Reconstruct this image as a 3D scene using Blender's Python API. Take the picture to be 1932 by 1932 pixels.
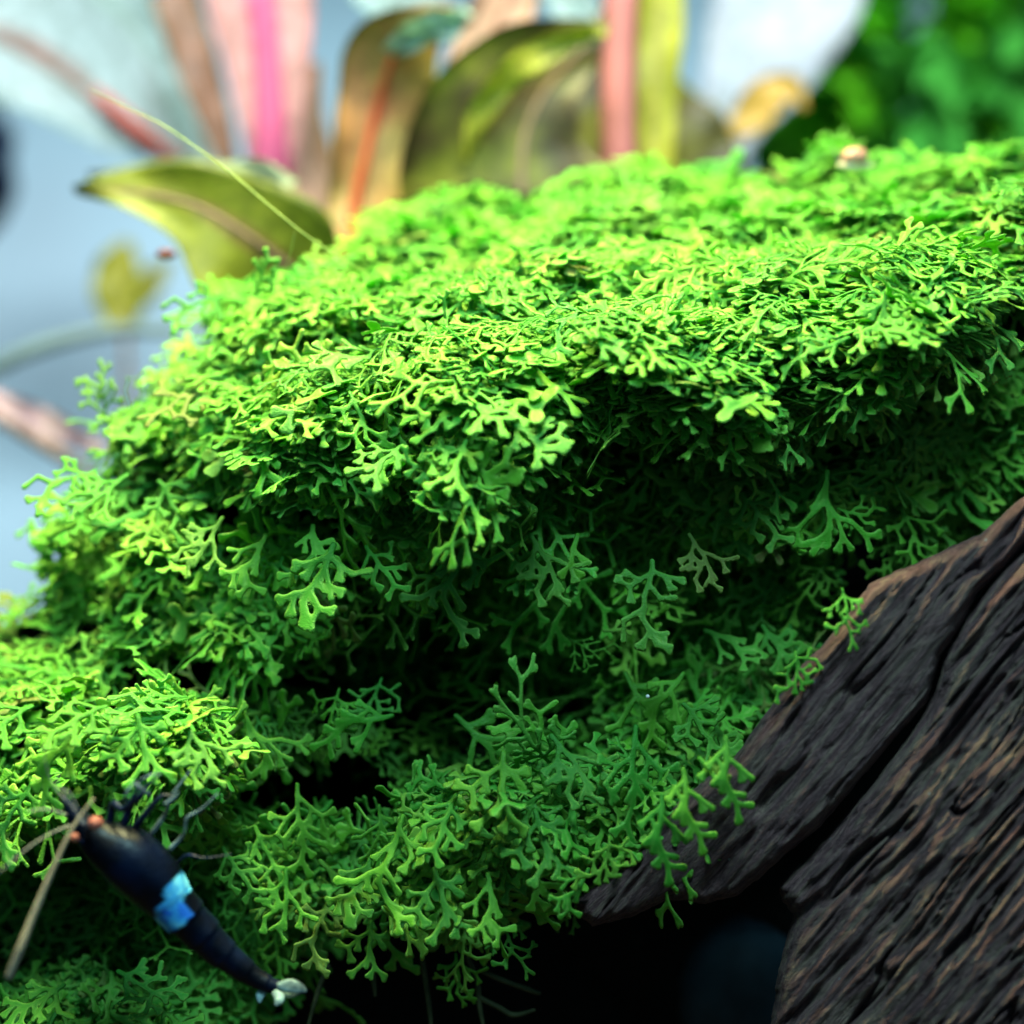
import bpy, math, random
import numpy as np
from mathutils import Vector, Matrix, Euler
random.seed(7); RNG = np.random.default_rng(7)
for o in list(bpy.data.objects): bpy.data.objects.remove(o)
scene = bpy.context.scene
COL = scene.collection
# ---------------------------------------------------------------- camera, world, lamps (1 unit = 1 cm)
scene.unit_settings.system = 'METRIC'
scene.unit_settings.scale_length = 0.01
DIST, FRAME, PX = 12.0, 7.5, 1932.0        # camera distance to plane Y=0, frame width there, layout pixels
cam_d = bpy.data.cameras.new('camera'); cam = bpy.data.objects.new('camera', cam_d); COL.objects.link(cam)
cam.location = (0, -DIST, 0); cam.rotation_euler = (math.pi/2, 0, 0)
cam_d.sensor_width = 36; cam_d.lens = 36*DIST/FRAME
cam_d.clip_start = 0.1; cam_d.clip_end = 400
cam_d.dof.use_dof = True
cam_d.dof.focus_distance = 11.55
cam_d.dof.aperture_fstop = cam_d.lens*1e-3/0.40     # a 4 mm wide lens opening, as on a phone
scene.camera = cam
world = bpy.data.worlds.new('World'); scene.world = world; world.use_nodes = True
bg = world.node_tree.nodes['Background']
bg.inputs['Color'].default_value = (0.22, 0.62, 0.80, 1); bg.inputs['Strength'].default_value = 0.19
def lamp(name, loc, target, sx, sy, power, color):
    d = bpy.data.lights.new(name, 'AREA'); d.shape = 'RECTANGLE'; d.size = sx; d.size_y = sy
    d.energy = power; d.color = color
    o = bpy.data.objects.new(name, d); COL.objects.link(o); o.location = loc
    o.rotation_euler = (Vector(target)-Vector(loc)).to_track_quat('-Z', 'Z').to_euler()
    return o
key = lamp('tank_lamp', (-2.0, -0.3, 15), (-.3, 0.5, 0), 8, 4.5, 3150, (1.0, 0.96, 0.42)); key.data.spread = math.radians(75)
lamp('front_fill', (1.0, -9.5, 10.5), (0.5, 0, -1), 4.5, 3, 2350, (0.46, 0.88, 0.92))  # added fill for the moss front and wood, no such source in view
rear = lamp('tank_lamp_rear', (0, -4.0, 16), (0, 13.5, 4.0), 38, 3, 3500, (1.0, 0.97, 0.96)); rear.data.spread = math.radians(66)
scene.view_settings.view_transform = 'Standard'; scene.view_settings.look = 'None'
scene.view_settings.exposure = 0; scene.view_settings.gamma = 1
scene.render.engine = 'CYCLES'
scene.cycles.max_bounces = 5; scene.cycles.diffuse_bounces = 3; scene.cycles.transmission_bounces = 4

# ---------------------------------------------------------------- helpers
def at(u, v, Y=0.0):
    k = FRAME/PX*(Y+DIST)/DIST
    return Vector(((u-PX/2)*k, Y, (PX/2-v)*k))
def at_np(u, v, Y):
    k = FRAME/PX*(Y+DIST)/DIST
    return np.stack([(u-PX/2)*k, Y, (PX/2-v)*k], -1)
def tag(o, label=None, cat=None, group=None, kind=None):
    for k, x in (('label', label), ('category', cat), ('group', group), ('kind', kind)):
        if x: o[k] = x
    return o
def empty(name, loc, **kw):
    o = bpy.data.objects.new(name, None); COL.objects.link(o); o.location = loc; o.empty_display_size = 0.2
    return tag(o, **kw)
def link(name, me, mat=None, parent=None, keep=True):
    o = bpy.data.objects.new(name, me); COL.objects.link(o)
    if mat and not me.materials: me.materials.append(mat)
    if parent is not None:
        o.parent = parent
        if keep: o.location = -parent.location if parent.parent is None else (0, 0, 0)
    return o
def mesh(name, verts, faces, smooth=True):
    me = bpy.data.meshes.new(name)
    me.from_pydata([tuple(map(float, p)) for p in verts], [], [tuple(map(int, f)) for f in faces])
    if smooth: me.polygons.foreach_set('use_smooth', [True]*len(me.polygons))
    me.update(); return me
def fattr(me, name, vals):
    a = me.attributes.new(name, 'FLOAT', 'POINT'); a.data.foreach_set('value', np.asarray(vals, dtype=np.float32))
# numpy value noise
_T = RNG.random((256, 256)).astype(np.float32)
def vnoise(x, y):
    xi = np.floor(x).astype(int); yi = np.floor(y).astype(int)
    fx = x-xi; fy = y-yi; fx = fx*fx*(3-2*fx); fy = fy*fy*(3-2*fy)
    g = lambda a, b: _T[a & 255, b & 255]
    return (g(xi, yi)*(1-fx)+g(xi+1, yi)*fx)*(1-fy)+(g(xi, yi+1)*(1-fx)+g(xi+1, yi+1)*fx)*fy
def fbm(x, y, n=4):
    s = 0; a = 0.5
    for i in range(n): s = s+a*vnoise(x*2**i+13.7*i, y*2**i+7.1*i); a *= .5
    return s
def catmull(pts, n):
    P = [np.array(p, float) for p in pts]; P = [2*P[0]-P[1]]+P+[2*P[-1]-P[-2]]
    out = []; m = len(P)-3
    for k in range(n):
        t = k/(n-1)*m; i = min(int(t), m-1); f = t-i
        a, b, c, d = P[i:i+4]
        out.append(0.5*((2*b)+(c-a)*f+(2*a-5*b+4*c-d)*f*f+(3*b-a-3*c+d)*f**3))
    return np.array(out)
def tube(pts, radii, seg=8, n=24, flat=1.0):
    """a tapering tube through the points; returns verts, faces"""
    Q = catmull([list(p)+[r] for p, r in zip(pts, radii)], n)
    V = []; F = []; up = np.array([.13, -.97, .2])
    for i in range(n):
        t = Q[min(i+1, n-1), :3]-Q[max(i-1, 0), :3]; t /= np.linalg.norm(t)+1e-9
        s = np.cross(t, up); s /= np.linalg.norm(s)+1e-9; w = np.cross(s, t)
        for k in range(seg):
            a = 2*math.pi*k/seg
            V.append(Q[i, :3]+max(Q[i, 3], 1e-4)*(math.cos(a)*s+flat*math.sin(a)*w))
    for i in range(n-1):
        for k in range(seg):
            F.append((i*seg+k, i*seg+(k+1) % seg, (i+1)*seg+(k+1) % seg, (i+1)*seg+k))
    F.append(tuple(reversed(range(seg)))); F.append(tuple((n-1)*seg+k for k in range(seg)))
    return V, F
def ball(c, r, nu=20, nv=14, sq=(1, 1, 1), bump=0):
    V = []; F = []
    for j in range(nv+1):
        for i in range(nu):
            th = math.pi*j/nv; ph = 2*math.pi*i/nu
            k = r*(1+bump*(float(fbm(np.array([3+i*.5*math.sin(th)]), np.array([c[0]*3+j*.5]))[0])-.5))
            V.append((c[0]+k*sq[0]*math.sin(th)*math.cos(ph), c[1]+k*sq[1]*math.sin(th)*math.sin(ph), c[2]+k*sq[2]*math.cos(th)))
    for j in range(nv):
        for i in range(nu):
            F.append((j*nu+i, (j+1)*nu+i, (j+1)*nu+(i+1) % nu, j*nu+(i+1) % nu))
    return V, F
def seg_sdf(X, Y, segs, k):
    """smooth union of round cones in 2D"""
    D = None
    for ax, ay, bx, by, ra, rb in segs:
        dx, dy = bx-ax, by-ay; L2 = dx*dx+dy*dy+1e-12
        t = np.clip(((X-ax)*dx+(Y-ay)*dy)/L2, 0, 1)
        d = np.hypot(X-ax-t*dx, Y-ay-t*dy)-(ra+(rb-ra)*t)
        if D is None: D = d
        else:
            h = np.clip(.5+.5*(D-d)/k, 0, 1); D = D*(1-h)+d*h-k*h*(1-h)
    return D
def poly_sdf(X, Y, poly):
    P = np.array(poly, float); d = np.full(X.shape, 1e18); ins = np.zeros(X.shape, bool)
    for i in range(len(P)):
        a = P[i]; b = P[(i+1) % len(P)]; e = b-a
        t = np.clip(((X-a[0])*e[0]+(Y-a[1])*e[1])/(e@e+1e-12), 0, 1)
        d = np.minimum(d, (X-a[0]-t*e[0])**2+(Y-a[1]-t*e[1])**2)
        c = ((a[1] > Y) != (b[1] > Y)) & (X < e[0]*(Y-a[1])/(e[1]+1e-12)+a[0])
        ins ^= c
    return np.where(ins, -1, 1)*np.sqrt(d)
def sdf_sheet(X, Y, D):
    """grid + signed distance -> closed double sheet. returns plan points (front then back), faces, depth-inside, id of side"""
    gx = np.gradient(D, axis=1)/(X[0, 1]-X[0, 0]); gy = np.gradient(D, axis=0)/(Y[1, 0]-Y[0, 0])
    C = (D[:-1, :-1]+D[1:, :-1]+D[:-1, 1:]+D[1:, 1:])/4 < 0
    cnt = np.zeros(D.shape, int)
    cnt[:-1, :-1] += C; cnt[1:, :-1] += C; cnt[:-1, 1:] += C; cnt[1:, 1:] += C
    used = cnt > 0; bnd = used & (cnt < 4)
    g2 = gx*gx+gy*gy+1e-6; lim = 1.2*(X[0, 1]-X[0, 0])
    step = np.where(bnd, D/g2, 0); sx = np.clip(step*gx, -lim, lim); sy = np.clip(step*gy, -lim, lim)
    PXx = X-sx; PYy = Y-sy
    idx = -np.ones(D.shape, int); idx[used] = np.arange(used.sum()); nf = int(used.sum())
    inn = used & ~bnd; bidx = idx.copy(); bidx[inn] = nf+np.arange(inn.sum())
    jj, ii = np.nonzero(C)
    F1 = np.stack([idx[jj, ii], idx[jj, ii+1], idx[jj+1, ii+1], idx[jj+1, ii]], 1)
    F2 = np.stack([bidx[jj, ii], bidx[jj+1, ii], bidx[jj+1, ii+1], bidx[jj, ii+1]], 1)
    px = np.concatenate([PXx[used], PXx[inn]]); py = np.concatenate([PYy[used], PYy[inn]])
    dep = np.concatenate([np.where(bnd, 0, np.maximum(-D, 0))[used], np.maximum(-D, 0)[inn]])
    side = np.concatenate([np.ones(nf), -np.ones(int(inn.sum()))])
    return px, py, dep, side, np.concatenate([F1, F2])

# ---------------------------------------------------------------- materials
def newmat(name):
    m = bpy.data.materials.new(name); m.use_nodes = True; nt = m.node_tree
    return m, nt, nt.nodes['Principled BSDF'], nt.nodes['Material Output']
def N(nt, t, **kw):
    n = nt.nodes.new(t)
    for k, x in kw.items(): setattr(n, k, x)
    return n
def noise(nt, scale, detail=4, rough=.55, vec=None, stretch=None):
    n = N(nt, 'ShaderNodeTexNoise'); n.inputs['Scale'].default_value = scale
    n.inputs['Detail'].default_value = detail; n.inputs['Roughness'].default_value = rough
    tc = N(nt, 'ShaderNodeTexCoord'); src = tc.outputs['Object'] if vec is None else vec
    if stretch:
        mp = N(nt, 'ShaderNodeMapping'); mp.inputs['Rotation'].default_value = stretch[0]; nt.links.new(src, mp.inputs['Vector'])
        m2 = N(nt, 'ShaderNodeMapping'); m2.inputs['Scale'].default_value = stretch[1]; nt.links.new(mp.outputs['Vector'], m2.inputs['Vector']); src = m2.outputs['Vector']
    nt.links.new(src, n.inputs['Vector']); return n.outputs['Fac']
def ramp(nt, src, stops):
    r = N(nt, 'ShaderNodeValToRGB'); e = r.color_ramp.elements
    while len(e) < len(stops): e.new(.5)
    for el, (p, c) in zip(e, stops): el.position = p; el.color = (*c, 1)
    nt.links.new(src, r.inputs['Fac']); return r.outputs['Color']
def mixc(nt, f, a, b, mode='MIX'):
    m = N(nt, 'ShaderNodeMix', data_type='RGBA', blend_type=mode)
    for s, x in ((m.inputs['Factor'], f), (m.inputs['A'], a), (m.inputs['B'], b)):
        if hasattr(x, 'links'): nt.links.new(x, s)
        elif isinstance(x, tuple): s.default_value = (*x, 1)
        else: s.default_value = x
    return m.outputs['Result']
def bump(nt, b, src, strength, dist):
    n = N(nt, 'ShaderNodeBump'); n.inputs['Strength'].default_value = strength; n.inputs['Distance'].default_value = dist
    nt.links.new(src, n.inputs['Height']); nt.links.new(n.outputs['Normal'], b.inputs['Normal']); return n
def translucent(nt, b, out, col, fac):
    t = N(nt, 'ShaderNodeBsdfTranslucent'); mx = N(nt, 'ShaderNodeMixShader'); mx.inputs['Fac'].default_value = fac
    if hasattr(col, 'links'): nt.links.new(col, t.inputs['Color'])
    else: t.inputs['Color'].default_value = (*col, 1)
    nt.links.new(b.outputs[0], mx.inputs[1]); nt.links.new(t.outputs[0], mx.inputs[2]); nt.links.new(mx.outputs[0], out.inputs['Surface'])

def moss_mat():
    m, nt, b, out = newmat('moss_frond')
    oi = N(nt, 'ShaderNodeObjectInfo')
    base = ramp(nt, oi.outputs['Random'], [(0, (.050, .36, .045)), (.4, (.09, .48, .038)), (.75, (.16, .56, .035)), (.96, (.32, .63, .07)), (.968, (.30, .60, .06)), (.985, (.20, .20, .05))])
    pl = noise(nt, 1.1, 3, .6, vec=oi.outputs['Location'])
    base = mixc(nt, ramp_f(nt, pl, .50, .68), base, mixc(nt, .6, base, (.17, .26, .04)))
    base = mixc(nt, ramp_f(nt, pl, .46, .30), base, (.22, .60, .05))
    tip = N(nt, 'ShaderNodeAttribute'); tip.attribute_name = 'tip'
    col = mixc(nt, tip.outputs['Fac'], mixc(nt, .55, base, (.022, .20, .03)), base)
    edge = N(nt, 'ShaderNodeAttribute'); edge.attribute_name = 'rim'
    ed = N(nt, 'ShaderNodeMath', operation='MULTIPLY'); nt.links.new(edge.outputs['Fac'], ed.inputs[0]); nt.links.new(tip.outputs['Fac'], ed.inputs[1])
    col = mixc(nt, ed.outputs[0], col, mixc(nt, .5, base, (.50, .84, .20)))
    v = N(nt, 'ShaderNodeTexVoronoi'); v.inputs['Scale'].default_value = 60
    tc = N(nt, 'ShaderNodeTexCoord'); nt.links.new(tc.outputs['Object'], v.inputs['Vector'])
    col = mixc(nt, ramp_f(nt, v.outputs['Distance'], 0, .25), mixc(nt, 1.0, col, (.72, .78, .7), 'MULTIPLY'), col)
    nt.links.new(col, b.inputs['Base Color']); b.inputs['Roughness'].default_value = .42
    b.inputs['Specular IOR Level'].default_value = .28
    bump(nt, b, v.outputs['Distance'], .45, .012)
    translucent(nt, b, out, mixc(nt, .35, col, (.16, .72, .03)), .36)
    return m
def ramp_f(nt, src, a, c):
    r = N(nt, 'ShaderNodeMapRange'); r.inputs['From Min'].default_value = a; r.inputs['From Max'].default_value = c
    nt.links.new(src, r.inputs['Value']); return r.outputs['Result']
def wood_mat(name, ang, dark, mid, pale):
    m, nt, b, out = newmat(name)
    rot = (0, ang, 0)
    g = noise(nt, 3.0, 8, .62, stretch=(rot, (.5, 4, 7.5)))
    g2 = noise(nt, 9, 6, .6, stretch=(rot, (.8, 4, 8)))
    pa = noise(nt, .9, 4, .55)
    c = ramp(nt, g, [(.34, dark), (.47, mid), (.60, pale)])
    c = mixc(nt, ramp_f(nt, pa, .48, .70), c, mixc(nt, .15, c, pale))
    c = mixc(nt, ramp_f(nt, g2, .35, .65), mixc(nt, 1., c, (.42, .42, .46), 'MULTIPLY'), c)
    sp = N(nt, 'ShaderNodeTexVoronoi'); sp.inputs['Scale'].default_value = 5.5
    tc = N(nt, 'ShaderNodeTexCoord'); nt.links.new(tc.outputs['Object'], sp.inputs['Vector'])
    f = N(nt, 'ShaderNodeMath', operation='LESS_THAN'); f.inputs[1].default_value = .055; nt.links.new(sp.outputs['Distance'], f.inputs[0])
    c = mixc(nt, f.outputs[0], c, (.30, .32, .36))
    nt.links.new(c, b.inputs['Base Color']); b.inputs['Roughness'].default_value = .62; b.inputs['Specular IOR Level'].default_value = .3
    fine = noise(nt, 26, 5, .6, stretch=(rot, (1.2, 3, 5)))
    mx = N(nt, 'ShaderNodeMath', operation='ADD'); nt.links.new(g2, mx.inputs[0]); nt.links.new(fine, mx.inputs[1])
    bump(nt, b, mx.outputs[0], 1.0, .06)
    return m
def plain(name, col, rough=.6, var=.25, scale=2.0, spec=.3, trans=0):
    m, nt, b, out = newmat(name)
    n = noise(nt, scale, 4)
    c = ramp(nt, n, [(.3, tuple(x*(1-var) for x in col)), (.7, tuple(min(1, x*(1+var)) for x in col))])
    nt.links.new(c, b.inputs['Base Color']); b.inputs['Roughness'].default_value = rough; b.inputs['Specular IOR Level'].default_value = spec
    bump(nt, b, noise(nt, scale*8, 3), .25, .03)
    if trans: translucent(nt, b, out, c, trans)
    return m
def leaf_mat(name, edge, mid, rib, ribw=.14, trans=.4, patch=None):
    """colours run across the blade: rib, blade, edge"""
    m, nt, b, out = newmat(name)
    a = N(nt, 'ShaderNodeAttribute'); a.attribute_name = 'across'
    ab = N(nt, 'ShaderNodeMath', operation='ABSOLUTE'); nt.links.new(a.outputs['Fac'], ab.inputs[0])
    w = noise(nt, 1.3, 4); ws = N(nt, 'ShaderNodeMath', operation='MULTIPLY_ADD'); nt.links.new(w, ws.inputs[0]); ws.inputs[1].default_value = .25; ws.inputs[2].default_value = -.125
    sm = N(nt, 'ShaderNodeMath', operation='ADD'); nt.links.new(ab.outputs[0], sm.inputs[0]); nt.links.new(ws.outputs[0], sm.inputs[1])
    c = ramp(nt, sm.outputs[0], [(0, rib), (ribw, rib), (ribw+.12, mid), (.8, mid), (1, edge)])
    if patch:
        c = mixc(nt, ramp_f(nt, noise(nt, .8, 3), .42, .6), c, patch)
    c = mixc(nt, ramp_f(nt, noise(nt, 4.5, 5), .35, .6), mixc(nt, 1., c, (.62, .64, .6), 'MULTIPLY'), c)
    nt.links.new(c, b.inputs['Base Color']); b.inputs['Roughness'].default_value = .5
    bump(nt, b, noise(nt, 7, 3), .3, .05)
    translucent(nt, b, out, c, trans)
    return m

# ---------------------------------------------------------------- tank: substrate and rear wall
def tank_wall():
    V = []; F = []; nx, nz = 40, 30
    for j in range(nz+1):
        for i in range(nx+1):
            x = -50+100*i/nx; z = -12+50*j/nz; V.append((x, 24+.004*x*x, z))
    for j in range(nz):
        for i in range(nx): a = j*(nx+1)+i; F.append((a, a+1, a+nx+2, a+nx+1))
    m = plain('rear_wall_film', (.50, .76, .92), .7, .10, .15)
    tag(link('backdrop', mesh('backdrop', V, F), m), kind='structure')
    V = []; F = []; n = 90; g = np.linspace(-60, 60, n)
    for y in g:
        for x in g:
            V.append((x, y+20, -11.2+.7*float(fbm(np.array([x*.25+30]), np.array([y*.25+30]))[0])))
    for j in range(n-1):
        for i in range(n-1): a = j*n+i; F.append((a, a+1, a+n+1, a+n))
    tag(link('ground', mesh('ground', V, F), plain('aqua_soil', (.035, .026, .02), .9, .5, 5)), kind='structure')
tank_wall()

# ---------------------------------------------------------------- moss relief (depth of the cushion surface, seen from the front)
CP = np.array([
 (700,350,3.0),(820,330,3.2),(900,330,3.2),(1000,330,3.2),(1130,290,3.3),(1280,285,3.2),(1400,290,3.1),(1600,290,2.7),(1800,290,2.2),(1932,255,1.9),(2050,250,1.6),
 (620,440,2.2),(700,470,1.7),(900,450,1.9),(1150,430,1.7),(1400,430,1.4),(1650,420,1.0),(1850,400,.6),(2000,420,.4),
 (350,560,1.9),(420,540,1.6),(480,520,1.6),(600,510,1.6),(480,620,1.2),(560,600,1.0),(700,590,.6),(900,580,.3),(1050,560,.4),(1200,540,.4),(1400,560,.1),(1560,560,.0),(1720,540,-.4),(1860,520,-.3),
 (1925,600,.9),(1990,600,1.0),(450,700,1.1),(560,700,.6),
 (600,790,-.2),(720,760,-.2),(860,700,-.3),(850,840,-.85),(950,840,-.8),(1000,820,-.9),(430,830,.5),(500,860,.3),(1080,710,-.4),(1200,700,-.6),(1340,740,-.65),(1450,700,-.3),(1560,680,-.3),(1690,630,-.6),(1800,620,-.2),
 (1100,830,1.3),(1160,860,1.3),(1250,840,.6),(900,950,.4),(700,940,.0),(620,900,-.1),(1000,960,.6),(1100,990,.9),(1300,960,.5),(1430,830,.35),(1550,830,.2),(1650,760,.4),(1750,720,.6),(1880,760,.5),(1980,760,.6),
 (1000,900,.6),(1120,930,.5),
 (640,1090,.0),(750,1090,.2),(880,1060,.2),(1050,1050,.3),(1200,1090,.1),(1260,1050,.2),(1560,930,.2),(1700,930,.4),(1400,950,.3),(1450,900,.4),(1330,1020,.6),
 (900,1220,3.4),(800,1230,3.2),(990,1250,3.4),(1070,1210,1.8),(1180,1240,1.1),(1320,1160,1.1),(700,1240,1.5),(860,1290,2.0),(940,1310,1.6),
 (1600,1080,.4),(1450,1190,.4),(1500,1100,.5),(1850,900,.9),(1800,1000,.6),(1950,930,.9),(1390,1290,.3),
 (700,1360,.2),(840,1350,.5),(1000,1360,.2),(1120,1330,.2),(1250,1330,.0),(1350,1400,-.3),(600,1380,.3),(900,1480,-.6),(1020,1480,-.7),(1200,1500,-.6),(1300,1470,-.4),(740,1500,-.4),(600,1520,-.1),
 (600,1650,-.2),(800,1640,-.5),(960,1640,-.6),(1100,1620,-.2),(1220,1580,-.3),(1150,1700,.5),(1000,1760,.1),(850,1770,.0),(700,1770,.1),(560,1780,.3),(900,1850,.6),(800,1900,.8),(1030,1830,.9),(640,1880,.9),
 (30,890,1.6),(120,860,1.3),(180,830,1.3),(280,850,1.1),(200,720,1.7),(300,700,1.6),(400,680,1.4),(30,1000,1.6),(130,1000,1.1),(260,1000,.7),(400,1000,.4),(520,1000,.2),
 (0,1110,1.6),(-80,1100,1.6),(150,1120,1.1),(400,1180,.4),(540,1150,.1),(260,1200,.6),(80,1220,.8),(-60,1250,.6),
 (0,1340,.0),(100,1320,-.1),(200,1330,-.3),(330,1390,-.6),(420,1430,-.5),(240,1440,-.7),(120,1450,-.5),(0,1480,-.3),(-90,1400,-.1),(520,1420,.1),(530,1300,.2),
 (60,1580,.8),(180,1560,1.0),(300,1560,1.0),(120,1690,1.4),(240,1680,1.4),(420,1560,.1),(480,1640,.0),(430,1720,.4),(340,1780,.9),(-60,1650,1.2),
 (100,1850,.0),(240,1840,.1),(20,1800,.4),(150,1920,-.3),(400,1870,.3),(520,1860,.6),(300,1930,.1),(0,1930,-.3),(-90,1900,.0),(500,1940,.6)], float)
def depth(u, v, sig=52.0):
    u = np.asarray(u, float); v = np.asarray(v, float); num = 0; den = 1e-9
    for a, b, y in CP:
        r2 = (u-a)**2+((v-b)*1.25)**2
        w = np.exp(-r2/(2*sig*sig))+1e-3/(1+r2/9e3)**2
        num = num+w*y; den = den+w
    d = num/den
    st = np.clip((v-300)/200, 0, 1)*np.clip((1250-v)/300+.25, .25, 1)
    ph = (v+ .28*(u-900)*np.where(u < 900, .1, .25)+60*fbm(u/260.+5, v/260.+3, 2))/92.
    saw = ph-np.floor(ph)
    d = d-.62*st*(saw**1.5-.5)*np.where(saw > .93, (1-saw)/.07, 1)+.35*(fbm(u/90.+2, v/70.+8, 3)-.45)
    return d
MOSS_POLY = [(-140,1130),(-60,1110),(5,1085),(10,1000),(40,900),(90,860),(170,825),(190,760),(190,700),(250,720),(330,705),(420,660),(430,610),(345,575),(375,545),(470,512),(560,540),(640,470),(700,440),(690,380),(710,350),(800,335),(900,305),(1000,330),
 (1130,290),(1240,285),(1400,292),(1540,265),(1650,290),(1760,270),(1860,250),(1932,240),(2080,240),(2080,960),(1932,940),(1850,1010),(1730,1050),(1640,1100),(1600,1160),(1500,1270),(1400,1440),(1310,1490),(1250,1560),(1180,1600),(1130,1660),
 (1040,1700),(1000,1760),(1010,1790),(900,1790),(905,1830),(860,1850),(740,1790),(700,1830),(640,1800),(600,1860),(560,1960),(520,2000),(-140,2000)]
G = 8.0
uu = np.arange(-130, 2080, G); vv = np.arange(220, 1990, G)
UU, VV = np.meshgrid(uu, vv)
SD = poly_sdf(UU, VV, MOSS_POLY)
DD = depth(UU, VV)
DD0 = DD
DD = DD+np.where(SD > -55, ((SD+55)/55)**2*.35, 0)*(VV > 300)
P3 = at_np(UU, VV, DD)
# smoothed normals from a smoothed relief
def blur(A, n=3):
    for _ in range(n):
        B = np.pad(A, 1, mode='edge'); A = (B[1:-1, 1:-1]*2+B[:-2, 1:-1]+B[2:, 1:-1]+B[1:-1, :-2]+B[1:-1, 2:])/6
    return A
DS = blur(DD, 9); PS = at_np(UU, VV, DS)
du = np.gradient(PS, axis=1); dv = np.gradient(PS, axis=0)
NRM = np.cross(dv, du); NRM /= np.linalg.norm(NRM, axis=2, keepdims=True)
NRM *= np.where(NRM[..., 1:2] > 0, -1, 1)
AREA = np.linalg.norm(np.cross(np.gradient(P3, axis=1), np.gradient(P3, axis=0)), axis=2)

m_moss = moss_mat()
m_core = plain('moss_core_shade', (.007, .016, .006), 1.0, .8, 9, 0)  # near-black colour stands for the shade between the fronds

# ---------------------------------------------------------------- frond shapes
def grow(rng, S, x, y, a, L, r, lev, wide):
    """open lace: dichotomous branches that keep clear of each other"""
    n = (5, 2, 1)[lev]; side = rng.choice([-1, 1])
    nodes = []
    for i in range(n):
        a += rng.normal(0, .15); l = L/n*rng.uniform(.85, 1.2)
        x2, y2 = x+l*math.cos(a), y+l*math.sin(a)
        r2 = r*rng.uniform(.95, 1.12)
        S.append((x, y, x2, y2, r*.92, r2)); x, y, r = x2, y2, r2
        if lev < 2 and i < n-1:
            nodes.append((x, y, a, r, i))
            if rng.random() < .45: nodes.append((x, y, a, r, i+.5))
    ends = []
    if lev < 2 and rng.random() < .8:
        for s in (-1, 1): nodes.append((x, y, a-s*.15, r, n+s*.01)); 
        ends = []
    else:
        w = r*rng.uniform(1.0, 1.35)*wide
        if rng.random() < .65:
            for s in (-1, 1):
                b = a+s*rng.uniform(.35, .7); l = rng.uniform(.04, .075)
                S.append((x, y, x+l*math.cos(b), y+l*math.sin(b), r, w*.85))
        else: S.append((x, y, x+.05*math.cos(a), y+.05*math.sin(a), r, w))
    for (nx, ny, na, nr, i) in nodes:
        side = -side
        for tr in range(6):
            b = na+side*rng.uniform(.55, 1.1); l = L*rng.uniform(.34, .58)*(.8**tr)
            if lev == 1: l = rng.uniform(.09, .15)*(.85**tr)
            ex, ey = nx+l*math.cos(b), ny+l*math.sin(b)
            mx, my = nx+.6*l*math.cos(b), ny+.6*l*math.sin(b)
            ok = all(min(math.hypot(ex-q[2], ey-q[3]), math.hypot(ex-(q[0]+q[2])/2, ey-(q[1]+q[3])/2), math.hypot(mx-q[2], my-q[3])+.02) > (.088 if r > .028 else .075) for q in S[:-1])
            if ok: break
            side = -side if tr == 1 else side
        if ok: grow(rng, S, nx, ny, b, l, nr*rng.uniform(.85, 1), lev+1, wide)
def frond_mesh(seed, style):
    g = .0105 if style == 'string' else .0175
    rng = np.random.default_rng(seed); S = []
    L, r, wide = {'broad': (.62, .035, 1.05), 'fine': (.58, .026, 1.1), 'string': (.85, .015, 1.1), 'stub': (.36, .036, 1.1), 'lobe': (.42, .048, 1.1), 'long': (.76, .033, 1.1)}[style]
    grow(rng, S, 0, 0, 0, L*rng.uniform(.85, 1.15), r, 1 if style in ('stub', 'lobe') else 0, wide)
    A = np.array(S); x0, x1 = min(A[:, 0].min(), A[:, 2].min())-.1, max(A[:, 0].max(), A[:, 2].max())+.1
    y0, y1 = min(A[:, 1].min(), A[:, 3].min())-.1, max(A[:, 1].max(), A[:, 3].max())+.1
    X, Y = np.meshgrid(np.arange(x0, x1, g), np.arange(y0, y1, g))
    D = seg_sdf(X, Y, S, {'string': .012, 'lobe': .05}.get(style, .022))
    px, py, dep, side, F = sdf_sheet(X, Y, D)
    R = r*1.1; q = np.clip(dep/R, 0, 1); h = (.34 if style != 'lobe' else .24)*R*np.sqrt(1-(1-q)**2)
    z = side*h
    ox, oy = seed*3.1, seed*1.7
    bend = -rng.uniform(.05, .45)*np.maximum(px, 0)**2+rng.uniform(-.6, .5)*py**2+.16*(fbm(px*3+ox, py*3+oy, 2)-.4)
    tw = rng.uniform(-.7, .7)*px*py
    V = np.stack([px, py, z+bend+tw], 1)
    me = mesh('frond_'+style, V, F)
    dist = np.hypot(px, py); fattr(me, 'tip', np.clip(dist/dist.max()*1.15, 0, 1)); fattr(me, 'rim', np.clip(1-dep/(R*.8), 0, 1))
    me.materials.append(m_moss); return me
STY = ['lobe']*6+['broad']*9+['fine']*5+['stub']*4+['string']*4+['long']*4
TPL = [frond_mesh(100+i, s) for i, s in enumerate(STY)]
IDX = {s: [i for i, t in enumerate(STY) if t == s] for s in set(STY)}
tcol = bpy.data.collections.new('frond_shapes')
for i, me in enumerate(TPL):
    o = bpy.data.objects.new('shape_%02d' % i, me); tcol.objects.link(o)

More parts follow.
